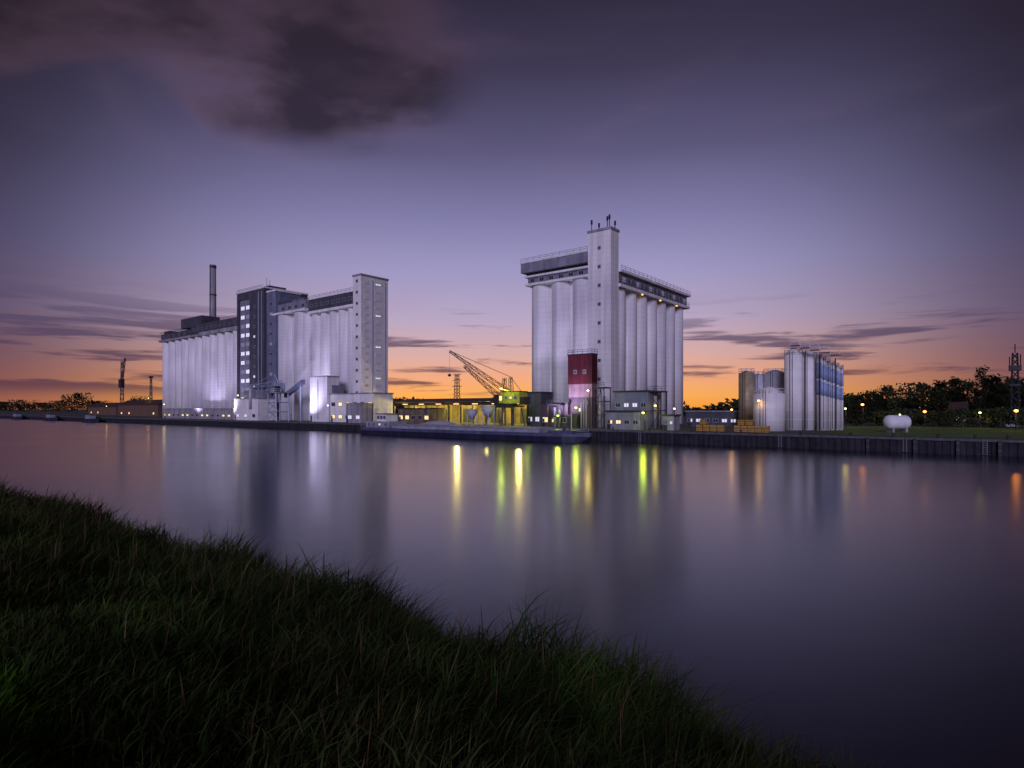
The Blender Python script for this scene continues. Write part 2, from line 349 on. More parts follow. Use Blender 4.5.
MB().box(La,La+Lb,.2,9,45.4-QZ,50.0-QZ).build('roof_gallery','dark',Cb)
MB().box(La,La+Lb,.0,9.1,50.0-QZ,50.4-QZ).build('gallery_roof','conc',Cb)
MB().rail([(0,-.4,50.2-QZ),(La,-.4,50.2-QZ)],1.1,2.4,.06).rail([(La,.3,50.4-QZ),(La+Lb,.3,50.4-QZ)],1.1,2.4,.06).build('railing','dsteel',Cb)
for i in range(8): window(Cb,La+2+i*(Lb-4)/7,.2,47-QZ,1.8,1.3,'glass')
for i in range(5): window(Cb,2.5+i*4.8,-.6,47.6-QZ,2.2,1.3,'glass')
MB().box(La*.4,La*.75,2,8,50.2-QZ,52-QZ).build('vent_house','grey',Cb)
# stair tower
sd0,sd1=S(353,133.5),S(361,133.5);td=T(388,sd1)
L=sd1-sd0;Dp=td-133.5;zt=Z(275,361,133.5)-QZ
Dt=thing('stair_tower','tallest white square stair tower, right end of the left silo group','tower',sd0,133.5)
MB().box(0,L,0,Dp,0,zt).build('wall','white',Dt)
MB().box(-.25,L+.25,-.25,Dp+.25,zt,zt+.6).build('parapet','conc2',Dt)
for i in range(17):
    window(Dt,L,Dp*.2,4+i*2.85,1.7,1.0,'dim','r','frame2')
    window(Dt,L,Dp*.62,4+i*2.85,2.6,.8,'lit' if i%4==0 else 'dim','r','frame2')
for i in range(12): window(Dt,L*.5,0,6+i*4.0,1.2,1.0,'glass')
for y0 in (.40,.88): MB().box(L+.02,L+.16,Dp*y0,Dp*y0+.3,2,zt-1).build('vertical_pipe','bsteel',Dt)
def shed(name,label,cat,x0,x1,t,y,depth,m='white',roofm='conc2',wins=0,wm='lit',rows=1,gable=False,sill=1.2,wh=1.4):
    s0,s1=S(x0,t),S(x1,t);L=s1-s0;h=Z(y,(x0+x1)/2,t)-QZ
    o=thing(name,label,cat,s0,t)
    MB().box(0,L,0,depth,0,h).build('wall',m,o)
    if gable: MB().gable(0,L,0,depth,h,h+depth*.28).build('roof',roofm,o)
    else: MB().box(-.25,L+.25,-.25,depth+.25,h,h+.35).build('roof',roofm,o)
    for rr in range(rows):
        for i in range(wins): window(o,L*(i+.5)/wins,0,sill+rr*(h-1)/rows,min(2.2,L/wins*.65),wh,wm if (i*5+rr*3)%4<2 else 'glass')
    MB().box(L*.03,L*.03+.9,-.06,0,0,2.2).build('door','dsteel',o)
    return o,L,h
o,L,h=shed('office_building','low white lit office building at the foot of the tall stair tower','building',330,374,127,394,8,'white',wins=6,rows=2,wm='litw')
MB().box(-1.2,-.2,1,6,0,h*1.35).build('side_stair','grey',o)
shed('entrance_block','small pale block on the quay in front of the stair tower','building',346,362,122,404,4,'conc2',wins=2)
o,L,h=shed('loading_tower','narrow white box tower on the quay in front of the white silo block','tower',310,327,126,377,5,'conc')
MB().box(L*.45,L*.5,-.12,0,1,h-1).build('vertical_pipe','bsteel',o)
shed('weighing_house','low white shed left of the ship loader on the left quay','shed',234,258,124,399,8,'white',wins=3)
shed('pump_house','small grey flat roofed house beneath the dark elevator tower','shed',244,262,128,391,4,'grey',wins=2)
shed('storage_shed','long low pale shed along the foot of the leftmost silo block','shed',163,232,127,409,8,'conc2',wins=14,wm='litw',wh=1.0)
shed('storage_shed','brown gabled shed just left of the leftmost silo block','shed',118,158,150,405,12,'brick','roof',wins=5,gable=True,wm='litw')
shed('storage_shed','low brown shed second from the left edge with a warm lit front','shed',88,116,165,407,12,'brick','roof',wins=4,gable=True,wm='litw')
def loader(x,t,label,top,m='bsteel'):
    s=S(x,t);h=Z(top,x,t)-QZ
    o=thing('ship_loader',label,'ship loader',s,t)
    for dx in (-3.2,3.2):
        for dy in (0,5): MB().bar((dx,dy,0),(dx*.85,dy,h*.6),.28).build('leg',m,o)
    b=MB()
    for z in (.2,.4,.6):
        for dy in (0,5): b.bar((-3.2,dy,h*z),(3.2,dy,h*z),.18)
        for dx in (-3,3): b.bar((dx,0,h*z),(dx,5,h*z),.18)
    for z in (0.02,.2,.4):
        b.bar((-3.2,0,h*z),(3,0,h*(z+.2)),.14); b.bar((-3,5,h*z),(-3,0,h*(z+.2)),.14)
    b.build('bracing',m,o)
    MB().box(-3.4,3.4,-.4,5.4,h*.6,h*.62).build('platform','conc2',o)
    MB().rail([(-3.4,-.4,h*.62),(3.4,-.4,h*.62),(3.4,5.4,h*.62)],1.1,1.5,.06).build('railing','whitep',o)
    MB().box(-1.8,1.6,.5,4.5,h*.62,h*.82).build('machine_house','bsteel',o)
    MB().lattice((0,4,h*.82),(0,-9,h*.72),1.6,1.0,8,.1).build('boom','bsteel',o)
    MB().cyl(0,-8.5,h*.25,h*.72,.5,12).build('spout','steel',o)
    MB().bar((-1,2,h*.82),(0,1,h),.14).bar((1,2,h*.82),(0,1,h),.14).bar((0,1,h),(0,-8,h*.74),.08).build('stay_mast',m,o)
    MB().box(2.0,3.3,-.2,1.5,h*.62,h*.74).build('cab','glass',o)
loader(272,121,'pale blue steel ship loader on legs in front of the dark elevator tower',374)
o=thing('conveyor_bridge','enclosed grey conveyor sloping between the ship loader and the white silo block','conveyor',S(284,126),126)
MB()._a([(0,0,9),(12,0,14),(12,1.6,14),(0,1.6,9),(0,0,10.6),(12,0,15.6),(12,1.6,15.6),(0,1.6,10.6)],[(0,3,2,1),(4,5,6,7),(0,1,5,4),(1,2,6,5),(2,3,7,6),(3,0,4,7)]).build('gallery','blue',o)
for dx in (2,10): MB().bar((dx,.8,0),(dx,.8,9+dx*.417),.25).build('leg','bsteel',o)

# ---------------- warehouse
s0,s1=S(384,142),S(528,142);L=s1-s0
o=thing('warehouse','long low warehouse with an open lit front between the two silo groups','warehouse',s0,142)
h=Z(402,450,142)-QZ
MB().box(0,L,10,28,0,h-1).build('rear_wall','ochre',o)
MB().gable(0,L,0,28,h,h+1.5,1).build('roof','roof',o)
MB().box(-.5,L+.5,-.6,-.2,h-.9,h-.05).build('fascia','roof',o)
for i in range(13): MB().box(i*(L-.5)/12,i*(L-.5)/12+.4,0,.4,0,h-1.2).build('column','dsteel',o)
for i in range(5): light(o,(L*(i+.5)/5,4,h-1.8),LC['yellow'],3800,.4)
for i in range(8): MB().box(L*(i+.5)/8-1.2,L*(i+.5)/8+1.2,-.75,-.62,h-.8,h-.55).build('strip_lamp','strip',o)
for i in range(5): MB().box(L*(.08+.19*i),L*(.08+.19*i)+4.5,9.8,9.99,0,h-2.2).build('sliding_door','dsteel',o)
shed('gate_house','small yellow lit house left of the harbour crane','building',398,430,130,409,6,'ochre','roof',wins=5,wm='litw')
def hopper(x,sc_,label):
    o=thing('loading_hopper',label,'hopper',S(x,118),118)
    MB().cyl(0,0,3.0*sc_,6.4*sc_,.8*sc_,20,2.4*sc_).cyl(0,0,6.4*sc_,6.9*sc_,2.4*sc_,20).build('funnel','tarp',o)
    for a in range(4): MB().bar((2.0*sc_*math.cos(a*1.57+.78),2.0*sc_*math.sin(a*1.57+.78),0),(1.9*sc_*math.cos(a*1.57+.78),1.9*sc_*math.sin(a*1.57+.78),5.6*sc_),.14).build('leg','bsteel',o)
hopper(488,.8,'pale funnel shaped hopper standing on the quay left of the crane'); hopper(472,.66,'second smaller pale hopper, farther left of the crane')
o=thing('covered_heap','low pale tarpaulin covered heap on the quay behind the barge, left of the hoppers','heap',S(440,121),121)
b=MB();gx=14;gy=6
vs=[(i-gx/2+random.uniform(-.2,.2),j-gy/2,max(0,1.3*math.sin(math.pi*i/gx)**.6*math.sin(math.pi*j/gy)**.7+random.uniform(-.12,.12)*(0<j<gy))) for i in range(gx+1) for j in range(gy+1)]
b._a(vs,[(i*(gy+1)+j,(i+1)*(gy+1)+j,(i+1)*(gy+1)+j+1,i*(gy+1)+j+1) for i in range(gx) for j in range(gy)],True);b.build('tarpaulin','tarp',o)

# crane
cs=S(511,119)
o=thing('harbour_crane','harbour crane with yellow green cab house and a raised lattice boom','crane',cs,119)
for dx in (-2.2,2.2):
    for dy in (-2,3): MB().bar((dx,dy,0),(dx*.7,dy*.6+.4,5.2),.22).build('leg','dsteel',o)
MB().box(-2.1,2.1,-1.8,3,5.1,5.5).build('portal_deck','dsteel',o)
MB().cyl(0,.6,5.5,6.0,1.2,20).build('slew_ring','dsteel',o)
MB().box(-1.9,3.4,-1.0,2.2,6.0,8.9).build('machine_house','yellow',o)
MB().box(-2.1,3.6,-1.2,2.4,8.9,9.12).build('machine_roof','dsteel',o)
MB().box(3.4,4.6,-.8,2.0,5.8,7.6).build('counterweight','dsteel',o)
MB().box(-3.1,-1.9,-1.1,.3,6.1,8.2).build('cab','yellow',o)
MB().box(-3.16,-3.1,-.9,.1,6.8,7.9).box(-2.9,-2.1,-1.16,-1.1,6.8,7.9).build('cab_window','litw',o)
for i in range(3): window(o,-.8+i*1.5,-1.0,7.0,.9,.9,'litw' if i==1 else 'glass')
MB().box(-.3,.3,-4.2,-3.8,9.6,9.8).bar((0,-1.2,9.2),(0,-4,9.6),.06).build('added_cab_lamp','b_green',o)  # lamp and arm added to brighten the crane cab
light(o,(0,-4,9.4),LC['green'],420,.4)  # added green light that lifts the cab colour
tipx=S(448,119)-cs; tz=Z(351,448,119)-QZ
MB().lattice((-1.4,.6,8.9),(tipx,.6,tz),1.2,.45,16,.05,(0,1,0)).build('boom','boomc',o)
MB().lattice((-.6,.6,9.1),(-.6,.6,12.8),1.1,.6,4,.05,(0,1,0)).bar((2.8,.6,9.1),(-.6,.6,12.8),.09).build('stay_frame','boomc',o)
bb=MB()
for dy in (.4,.8): bb.bar((-.6,dy,12.8),(tipx*.96,dy,tz-.2),.035)
bb.bar((tipx,.6,tz),(tipx,.6,14.5),.04); bb.build('cables','dsteel',o)
MB().sph((tipx,.6,14),.5,10,6,.8).build('grab','dsteel',o)
cs=S(503,128)
o=thing('harbour_crane','smaller dark crane behind the yellow green one, its boom leaning left','crane',cs,128)
MB().box(-2,2.4,-1.5,2,5,8.6).build('machine_house','dsteel',o)
for dx in (-2,2):
    for dy in (-1.5,2): MB().bar((dx,dy,0),(dx*.8,dy*.8,5),.3).build('leg','dsteel',o)
MB().lattice((-1.5,0,8),(S(464,128)-cs,0,Z(366,464,128)-QZ),1.2,.6,10,.06,(0,1,0)).build('boom','dsteel',o)
MB().lattice((0,0,8.6),(.6,0,Z(378,500,128)-QZ),1.2,.7,4,.06,(0,1,0)).build('stay_frame','dsteel',o)

# ---------------- RIGHT SILO BUILDING
R0=S(527,135);R1=S(590,135);R2=S(611,134)
R=thing('grain_silo_building','largest white grain silo building with square corner tower, right of the crane','silo building',R0,135)
w1=R1-R0;w2=R2-R0;tend=T(687,R2)-135;TD=3.0
zb_=41.6-QZ;ze=42.8-QZ
MB().box(.5,w2-3,3.5,tend,0,zb_).build('core_wall','conc2',R)
MB().box(.5,w1,1.9,3.4,0,zb_).build('front_wall','conc',R)
MB().box(w2-2.9,w2-1.5,TD,tend,0,ze-4.2).build('side_wall','conc',R)
rr=w1/6
binrow(R,[rr,3*rr,5*rr],rr,0,0,zb_)
nb=7;rb=(tend-TD)/nb/2
binrow(R,[TD+rb*(2*i+1) for i in range(nb)],rb,0,0,ze-4.2,axis='y',xf=w2-.2)
zt=Z(231,600,134)-QZ
MB().box(w1,w2,-1,TD,0,zt).build('corner_tower','conc',R)
MB().box(w1-.2,w2+.2,-1.2,TD+.2,zt,zt+.6).build('tower_parapet','conc2',R)
for p,hh in (((w1+.5,0),3.0),((w1+2.4,.5),2),((w2-1,0),3.4),((w2-.5,2),2.2),((w1+4,2),3.8)): MB().bar((p[0],p[1],zt+.6),(p[0],p[1],zt+.6+hh),.13).box(p[0]-.2,p[0]+.2,p[1]-.16,p[1]+.16,zt+hh-.5,zt+.6+hh).build('antenna','dsteel',R)
for i in range(9): window(R,w1+(w2-w1)*.5,-1,7+i*4.8,.9,.9,'glass')
MB().box(-.4,w1,-.5,9,zb_,zb_+.6).build('roof_slab','conc',R)
MB().box(.2,w1,.2,8.5,zb_+.6,zb_+2.3).build('front_gallery','grey',R)
MB().box(-.5,w1,-.5,9,zb_+2.3,zb_+2.8).build('gallery_roof','conc',R)
MB().box(-.2,w1,.1,9,zb_+2.8,zb_+3.6).build('recess_wall','dark',R)
MB().box(-1.3,w1,-1.2,9.4,zb_+3.6,zb_+6.2).build('roof_house','grey',R)
MB().box(-1.5,w1,-1.4,9.6,zb_+6.2,zb_+6.7).build('roof_edge','conc',R)
for i in range(6): window(R,1.8+i*3.2,.2,zb_+.8,1.6,1.2,'glass')
MB().rail([(-1.3,-1.2,zb_+6.7),(w1,-1.2,zb_+6.7)],.9,2,.04).build('railing','dsteel',R)
MB().box(w2-9,w2+.5,TD+.1,tend+1,ze-4.2,ze-3.4).build('gallery_slab','conc',R)
MB().box(w2-8,w2-.1,TD+.1,tend,ze-3.4,ze-.4).build('side_gallery','grey',R)
MB().box(w2-9,w2+.8,TD+.1,tend+1.2,ze-.4,ze+.3).build('side_gallery_roof','conc',R)
for i in range(16): window(R,w2-.1,TD+3+i*(tend-8)/15,ze-2.9,1.8,1.7,'dim' if i%3==0 else 'glass','r')
MB().rail([(w2+.4,TD+.2,ze-3.4),(w2+.4,tend+.8,ze-3.4)],1.1,2,.05).rail([(w2+.6,TD+.2,ze+.3),(w2+.6,tend+1,ze+.3)],1.0,2.5,.05).build('railing','dsteel',R)
for i in range(3):
    MB().box(w2-.1,w2+.25,16+i*11.5,16.6+i*11.5,ze-4.5,ze-4.25).build('flood_lamp','strip',R)
# red tower
s0,s1=S(569,125),S(592,125);L=s1-s0;h=Z(355,580,125)-QZ
o=thing('intake_tower','dark red clad intake tower standing in front of the right silo building','tower',s0,125)
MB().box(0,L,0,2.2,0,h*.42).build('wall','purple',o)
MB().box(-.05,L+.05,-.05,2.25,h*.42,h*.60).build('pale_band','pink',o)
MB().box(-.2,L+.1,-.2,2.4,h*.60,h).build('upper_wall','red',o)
MB().box(-.3,L+.2,-.3,2.5,h,h+.3).build('roof','dsteel',o)
for i in range(3): window(o,L*.25+i*L*.25,0,h*.12+i*1.8,.9,.9,'litw' if i==1 else 'glass')
for i in range(2): window(o,L*.3+i*L*.4,-.2,h*.74,.9,1.0,'glass')
MB().box(L*.1,L*.5,-1.6,0,0,3.2).build('porch','dsteel',o)
for k in range(3): MB().cyl(L*.6+k*.7,-.6,0,h*(.35+.04*k),.18,10).build('vertical_pipe','conc2',o)
MB().rail([(-.2,-.2,h+.3),(L+.1,-.2,h+.3),(L+.1,2.4,h+.3)],1,1.3,.05).build('railing','dsteel',o)
shed('intake_shed','dull purple shed at the left foot of the red intake tower','shed',541,568,124,404,6,'purple','dsteel',wins=3,wm='litw')
shed('annex','low dark shed under the left corner of the right silo building','shed',527,541,129,393,5,'dark','dsteel',wins=2)
def frame_tower(x0,x1,t,y,label,m):
    s0,s1=S(x0,t),S(x1,t);L=s1-s0;h=Z(y,x0,t)-QZ
    o=thing('pipe_rack',label,'steel frame',s0,t)
    for a in (0,L):
        for c in (0,3): MB().bar((a,c,0),(a,c,h),.15).build('post',m,o)
    b=MB();n=max(2,int(h/3))
    for k in range(1,n+1):
        z=h*k/n
        for c in (0,3): b.bar((0,c,z),(L,c,z),.1)
        for a in (0,L): b.bar((a,0,z),(a,3,z),.1)
        b.bar((0,0,h*(k-1)/n),(L,0,z),.07) if k%2 else b.bar((L,0,h*(k-1)/n),(0,0,z),.07)
    b.build('beams',m,o)
    MB().box(-.2,L+.2,-.2,3.2,h,h+.2).build('deck','dsteel',o)
    for fx,fh,fr in ((.3,.9,.4),(.7,.8,.3)): MB().cyl(L*fx,1.5,0,h*fh,fr,12).build('pipe','conc2',o)
    MB().rail([(-.2,-.2,h+.2),(L+.2,-.2,h+.2)],1,1.2,.05).build('railing',m,o)
frame_tower(594,604,124,388,'narrow steel pipe rack right of the red intake tower','dsteel')
frame_tower(649,661,127,392,'steel pipe rack at the right end of the blue grey block','dsteel')
frame_tower(548,560,122,405,'low steel pipe rack standing before the dull purple shed','dsteel')
shed('process_building','blue grey flat roofed block in front of the right silo building','building',614,648,126,392,7,'blue','dsteel',wins=4,rows=2,wh=1.1)
shed('process_building','lower dark block beside the blue grey one with warm windows','building',606,640,120,412,4,'grey','dsteel',wins=4,wm='litw',wh=1.0)
shed('control_hut','small white hut on the quay right of the pipe racks','hut',663,674,122,416,3,'conc2','dsteel',wins=2,wh=.9)
shed('storage_shed','long low grey shed between the right silo building and the metal silos','shed',686,738,150,412,9,'dark','grey',wins=6,wh=1.0)

# ---------------- metal silos
def tank(x0,x1,t,y,label,m='steel',dome=.8,rail=True,panel=False):
    xc=(x0+x1)/2;r=(x1-x0)/2/F*D(xc,t);h=Z(y,xc,t)-QZ
    o=thing('metal_silo',label,'silo',S(xc,t),t)
    MB().cyl(0,0,0,h-dome,r,32).build('shell',m,o)
    MB().cyl(0,0,h-dome,h,r*1.01,32,r*.25).build('roof_cone',m,o)
    b=MB()
    for k in range(1,int((h-dome)/2.2)): b.cyl(0,0,k*2.2,k*2.2+.08,r*1.012,32)
    b.build('hoops',m,o)
    if panel:
        for z0,z1 in ((.50,.70),(.73,.95)): MB().cyl(0,0,(h-dome)*z0,(h-dome)*z1,r*1.03,32).build('blue_panel','bluep',o)
    if rail:
        n=10; MB().rail([(r*math.cos(2*math.pi*i/n),r*math.sin(2*math.pi*i/n),h-dome) for i in range(n+1)],1.1,3,.05).build('railing','whitep',o)
    MB().bar((-.25,-r-.15,.3),(-.25,-r-.15,h-dome+.8),.05).bar((.25,-r-.15,.3),(.25,-r-.15,h-dome+.8),.05).build('ladder','dsteel',o)
    return o
tank(785,802,141,348,'larger left one of the two tall white metal silos with railed roofs','white',1.6)
tank(800,816,143,350,'larger right one of the two tall white metal silos with railed roofs','white',1.6)
for i in range(6):
    xc=819+i*4.3
    tank(xc-2.6,xc+2.6,141+i*1.1,357+i*2.2,f'{ords[i]} slim pale blue silo from the left, right of the tall white silos','white',.5,panel=True)
tank(754,784,133,387,'squat pale metal silo in front, left of the tall white ones','white',1.5)
tank(764,786,150,370,'mid height metal silo standing behind the squat one','steel',.9)
tank(739,754,146,371,'slender ochre lit silo, leftmost of the metal silos','gold_lit',.6)
tank(752,765,150,374,'grey slender silo just right of the ochre lit one','steel',.6)
o=thing('roof_walkway','stepped steel walkway linking the roofs of the slim pale silos','walkway',S(790,139),139)
h0=Z(346,790,139)-QZ; dx=S(840,139)-S(790,139); h1=Z(358,840,139)-QZ
for k in range(5):
    a=k/5;c=(k+1)/5;z=h0+(h1-h0)*a
    MB().box(dx*a+.02,dx*c-.02,0,1.2,z,z+.12).build('deck','dsteel',o); MB().rail([(dx*a+.1,0,z+.12),(dx*c-.1,0,z+.12)],1.2,1.2,.06).build('railing','whitep',o)
for k in range(3): MB().bar((dx*(.3+k*.3),.6,0),(dx*(.3+k*.3),.6,h0+(h1-h0)*(.3+k*.3)-.3),.12).build('post','dsteel',o)
o=thing('storage_tank','white horizontal storage tank on two saddles on the lawn','tank',S(897,140),140,rz=-ANG)
b=MB(); n=20;prof=[(-2.5,.05),(-2.4,.7),(-2.1,1.15),(-1.6,1.4),(1.6,1.4),(2.1,1.15),(2.4,.7),(2.5,.05)]
vs=[(x,r*math.cos(2*math.pi*i/n),2.0+r*math.sin(2*math.pi*i/n)) for x,r in prof for i in range(n)]
b._a(vs,[(j*n+i,j*n+(i+1)%n,(j+1)*n+(i+1)%n,(j+1)*n+i) for j in range(len(prof)-1) for i in range(n)],True);b.build('shell','whitep',o)
for x in (-1.3,1.3): MB().box(x-.2,x+.2,-1,1,0,.95).build('saddle','conc2',o)
MB().cyl(0,0,3.3,3.7,.35,12).build('manhole','dsteel',o)
def crate(x,z,label,g,hh):
    o=thing('crate',label,'crate',S(x,120)+(.1 if z>QZ else 0),120,z,group=g)
    MB().box(-.6,.6,-.5,.5,.12,hh).build('body','crate',o)
    for zz in (.3,.75): MB().box(-.63,.63,-.54,-.5,zz,zz+.12).build('slat','brick',o)
    for yy in (-.5,.3): MB().box(-.6,.6,yy,yy+.2,0,.12).build('pallet_runner','bark',o)
for i,x in enumerate([700,707,714,721,738,745,752,759,766]): crate(x,QZ,f'{ords[i]} ochre crate from the left in the row on the quay before the metal silos','ochre crates on the quay',1.35)
for i,x in enumerate((703,741,749)): crate(x,QZ+1.36,f'{ords[i]} upper ochre crate from the left, resting on the row of crates','stacked upper crates',1.1)

# ---------------- barge
s0,s1=S(357,104),S(580,104);L=s1-s0
o=thing('barge','long dark blue cargo barge moored at the far quay below the crane','barge',s0,108.5,0)
hw=4.6
def hull(z0,z1,inset0,inset1,name,m,rake=1.0):
    def outline(ins,f):
        xs_=[0,1.5,4,L-12,L-8,L-5,L-2.5,L+f]; ws=[hw*.7,hw*.92,hw,hw,hw*.93,hw*.78,hw*.5,.35]
        return [(x,-(w-ins)) for x,w in zip(xs_,ws)]+[(x,(w-ins)) for x,w in reversed(list(zip(xs_,ws)))]
    a=outline(inset0,-rake);c=outline(inset1,0);n=len(a);b=MB()
    b._a([(x,y,z0) for x,y in a]+[(x,y,z1) for x,y in c],[(i,(i+1)%n,n+(i+1)%n,n+i) for i in range(n)]+[tuple(range(n,2*n))]);return b.build(name,m,o)
hull(-.6,1.2,.15,0,'hull','navy',1.2); hull(1.2,1.9,-.02,-.04,'sheer_strake','sheer',.0)
MB().box(L-9,L-2.5,-3,3,1.9,2.5).build('foredeck','sheer',o)
MB().box(14,L-11,-3.6,3.6,1.9,2.6).build('coaming','hatch',o)
nh=13
for i in range(nh):
    a=14+(L-25)*i/nh;c=14+(L-25)*(i+1)/nh-.15
    MB()._a([(a,-3.7,2.62),(c,-3.7,2.62),(c,3.7,2.62),(a,3.7,2.62),(a,-1.2,3.0),(c,-1.2,3.0),(c,1.2,3.0),(a,1.2,3.0)],[(0,1,5,4),(1,2,6,5),(2,3,7,6),(3,0,4,7),(4,5,6,7)]).build('hatch_cover','hatch',o)
MB().box(2,12,-3,3,1.9,3.6).build('cabin','hatch',o)
MB().box(5.5,9.5,-2,2,3.6,5.6).build('wheelhouse','whitep',o)
MB().box(5.2,9.8,-2.3,2.3,5.6,5.8).build('wheelhouse_roof','sheer',o)
for x in (6.2,7.5,8.8): window(o,x,-2,4.2,1.0,1.0,'glass')
for x in (3.5,5.5,8,10.5): window(o,x,-3,2.4,1.0,.8,'litw' if x==8 else 'glass')
MB().bar((7.5,0,5.8),(7.5,0,9.0),.07).bar((6.8,0,8.2),(8.2,0,8.2),.05).build('mast','whitep',o)
MB().bar((L-5,0,2.5),(L-5,0,6),.09).build('bow_mast','whitep',o)
MB().rail([(1,-4,1.9),(13,-4.4,1.9)],.9,1.5,.04).rail([(L-9,-3.9,1.9),(L-3,-2.4,1.9),(L-.5,-.4,1.9)],.9,1.5,.04).build('railing','hatch',o)
for dy in (-1.2,1.2): MB().cyl(L-6,dy,2.5,3.1,.4,12).build('winch','dsteel',o)
for i,(x,t) in enumerate(((18,111),(52,111),(92,111))):
    o=thing('moored_boat',f'{ords[i]} small dark boat from the left, moored at the far left quay','boat',S(x,t),t,0,group='boats at the far left quay')
    b=MB()
    a=[(-9,-2),(6,-2),(9,-1),(10.5,0),(9,1),(6,2),(-9,2)]
    c=[(x_*1.02,y_*1.15) for x_,y_ in a];n=7
    b._a([(x_,y_,-.3) for x_,y_ in a]+[(x_,y_,1.8) for x_,y_ in c],[(j,(j+1)%n,n+(j+1)%n,n+j) for j in range(n)]+[tuple(range(n,2*n))]);b.build('hull','navy',o)
    MB().box(-6,1,-1.4,1.4,1.8,3.7).build('cabin','hatch',o);MB().box(-6.3,1.3,-1.6,1.6,3.7,3.85).build('cabin_roof','dsteel',o)
    window(o,-4,-1.4,2.4,1.2,.8,'glass');window(o,-1.2,-1.4,2.4,1.2,.8,'glass')

# ---------------- masts
def latt(x,t,ytop,label,w,cat='mast',name='lattice_mast'):
    o=thing(name,label,cat,S(x,t),t);h=Z(ytop,x,t)-QZ
    MB().lattice((0,0,0),(0,0,h),w,w*.5,12,.10*w/2+.04,(0,1,0)).build('mast','dsteel',o)
    MB().box(-w,w,-w,w,0,.6).build('base','conc2',o)
    return o,h
o,h=latt(122,190,361,'dark lattice crane mast far left beyond the brown sheds',2.4,'crane',name='tower_crane')
MB().lattice((0,0,h*.62),(7,0,h*1.05),1.4,.8,8,.12,(0,1,0)).build('boom','dsteel',o)
MB().box(-4,1.6,-1.4,1.4,h*.5,h*.66).build('machine_house','dsteel',o)
o,h=latt(151,185,378,'short lattice mast left of the leftmost silo block',1.8)
MB().box(-1.5,1.5,-1,1,h,h+1.4).build('lamp_platform','dsteel',o)
o,h=latt(457,330,374,'far off electricity pylon seen left of the crane boom',4,'pylon',name='electricity_pylon')
for z in (.7,.85,.98): MB().bar((-7+z*3,0,h*z),(7-z*3,0,h*z),.22).build('crossarm','dsteel',o)
o,h=latt(1015,205,353,'dark lattice radio mast rising over the trees near the right edge',1.9)
MB().box(-1.3,1.3,-1.3,1.3,h*.76,h*.83).build('antenna_platform','dsteel',o)
MB().box(-1.1,1.1,-1.1,1.1,h*.55,h*.58).build('antenna_platform','dsteel',o)
for dx,z0,z1 in ((0,1.0,1.12),(-1.1,.83,.95),(1.1,.83,.98)): MB().bar((dx,0,h*z0),(dx,0,h*z1),.12).build('antenna','dsteel',o)

# ---------------- trees
def tree(x,t,y,wpx,label,m='leaf',cat='tree',group=None,nl=1500,low=.12,name='broadleaf_tree'):
    h=Z(y,x,t)-QZ; w=wpx/F*D(x,t); o=thing(name,label,cat,S(x,t),t,rz=random.random()*6,group=group)
    b=MB();b.taper((0,0,-.2),(.1,.1,h*.55),.035*h*.6+.05,.012*h+.03);tips=[]
    for k in range(9):
        a=k*2.4+random.random();z=h*(.22+.05*k);ln=w*.5*random.uniform(.5,.95)
        e=Vector((math.cos(a)*ln,math.sin(a)*ln,z+h*random.uniform(.12,.3)));b.taper((0,0,z),e,.012*h,.004*h+.01,5);tips.append(e)
    b.build('trunk','bark',o)
    cl=[(e,w*random.uniform(.14,.22)) for e in tips]
    for k in range(18):
        a=random.random()*6.28;f=random.random();rr_=w*.45*math.sqrt(max(0,1-(2*f-.8)**2))*random.uniform(.3,1)
        cl.append((Vector((math.cos(a)*rr_,math.sin(a)*rr_,h*(low+.1+(.82-low)*f))),w*random.uniform(.1,.22)))
    c=MB();ls=max(.22,.03*w+.12)
    per=nl//len(cl)
    for p,r in cl:
        for _ in range(per):
            d=Vector((random.gauss(0,1),random.gauss(0,1),random.gauss(0,.75))).normalized()*r*random.uniform(.35,1.15)
            q=p+d
            if q.z<h*.04: continue
            if q.z>h: q.z=h-random.random()*.5
            u=Vector((random.gauss(0,1),random.gauss(0,1),random.gauss(0,1))).normalized();v=u.orthogonal().normalized();l=ls*random.uniform(.6,1.3)
            c._a([q-u*l,q+v*l*.6,q+u*l,q-v*l*.6],[(0,1,2,3)])
    c.build('crown',m,o)
TR=[(846,262,392,30,0),(854,238,396,30,1),(870,225,389,36,0),(888,250,385,40,0),(905,230,388,34,1),(922,240,383,40,0),(940,225,380,40,1),(955,250,376,36,0),(968,228,380,32,1),(984,215,364,30,0),(999,232,370,36,1),(1010,222,374,26,0),(1024,215,378,44,0)]
for i,(x,t,y,w,k) in enumerate(TR):
    tree(x,t,y,w,f'{ords[i]} tree from the left in the dark row beyond the lawn','leaf2' if k else 'leaf',group='trees beyond the lawn')
TL=[(4,260,402,28,0),(22,250,400,26,1),(42,270,403,28,0),(60,255,401,26,1),(77,235,393,28,0),(98,265,401,26,1),(138,240,396,20,0)]
for i,(x,t,y,w,k) in enumerate(TL):
    tree(x,t,y,w,f'{ords[i]} tree from the left beyond the far left quay','leaf2' if k else 'leaf',group='trees beyond the left quay',nl=900)
for i,(x,t,y,w) in enumerate(((858,190,410,28),(884,192,411,30),(908,194,409,30),(936,190,411,32),(962,192,408,32),(990,190,409,32),(1016,188,407,34))):
    tree(x,t,y,w,f'{ords[i]} low round bush from the left at the back of the lawn','leaf2','bush',group='bushes behind the lawn',nl=900,low=0,name='bush')
c=MB()
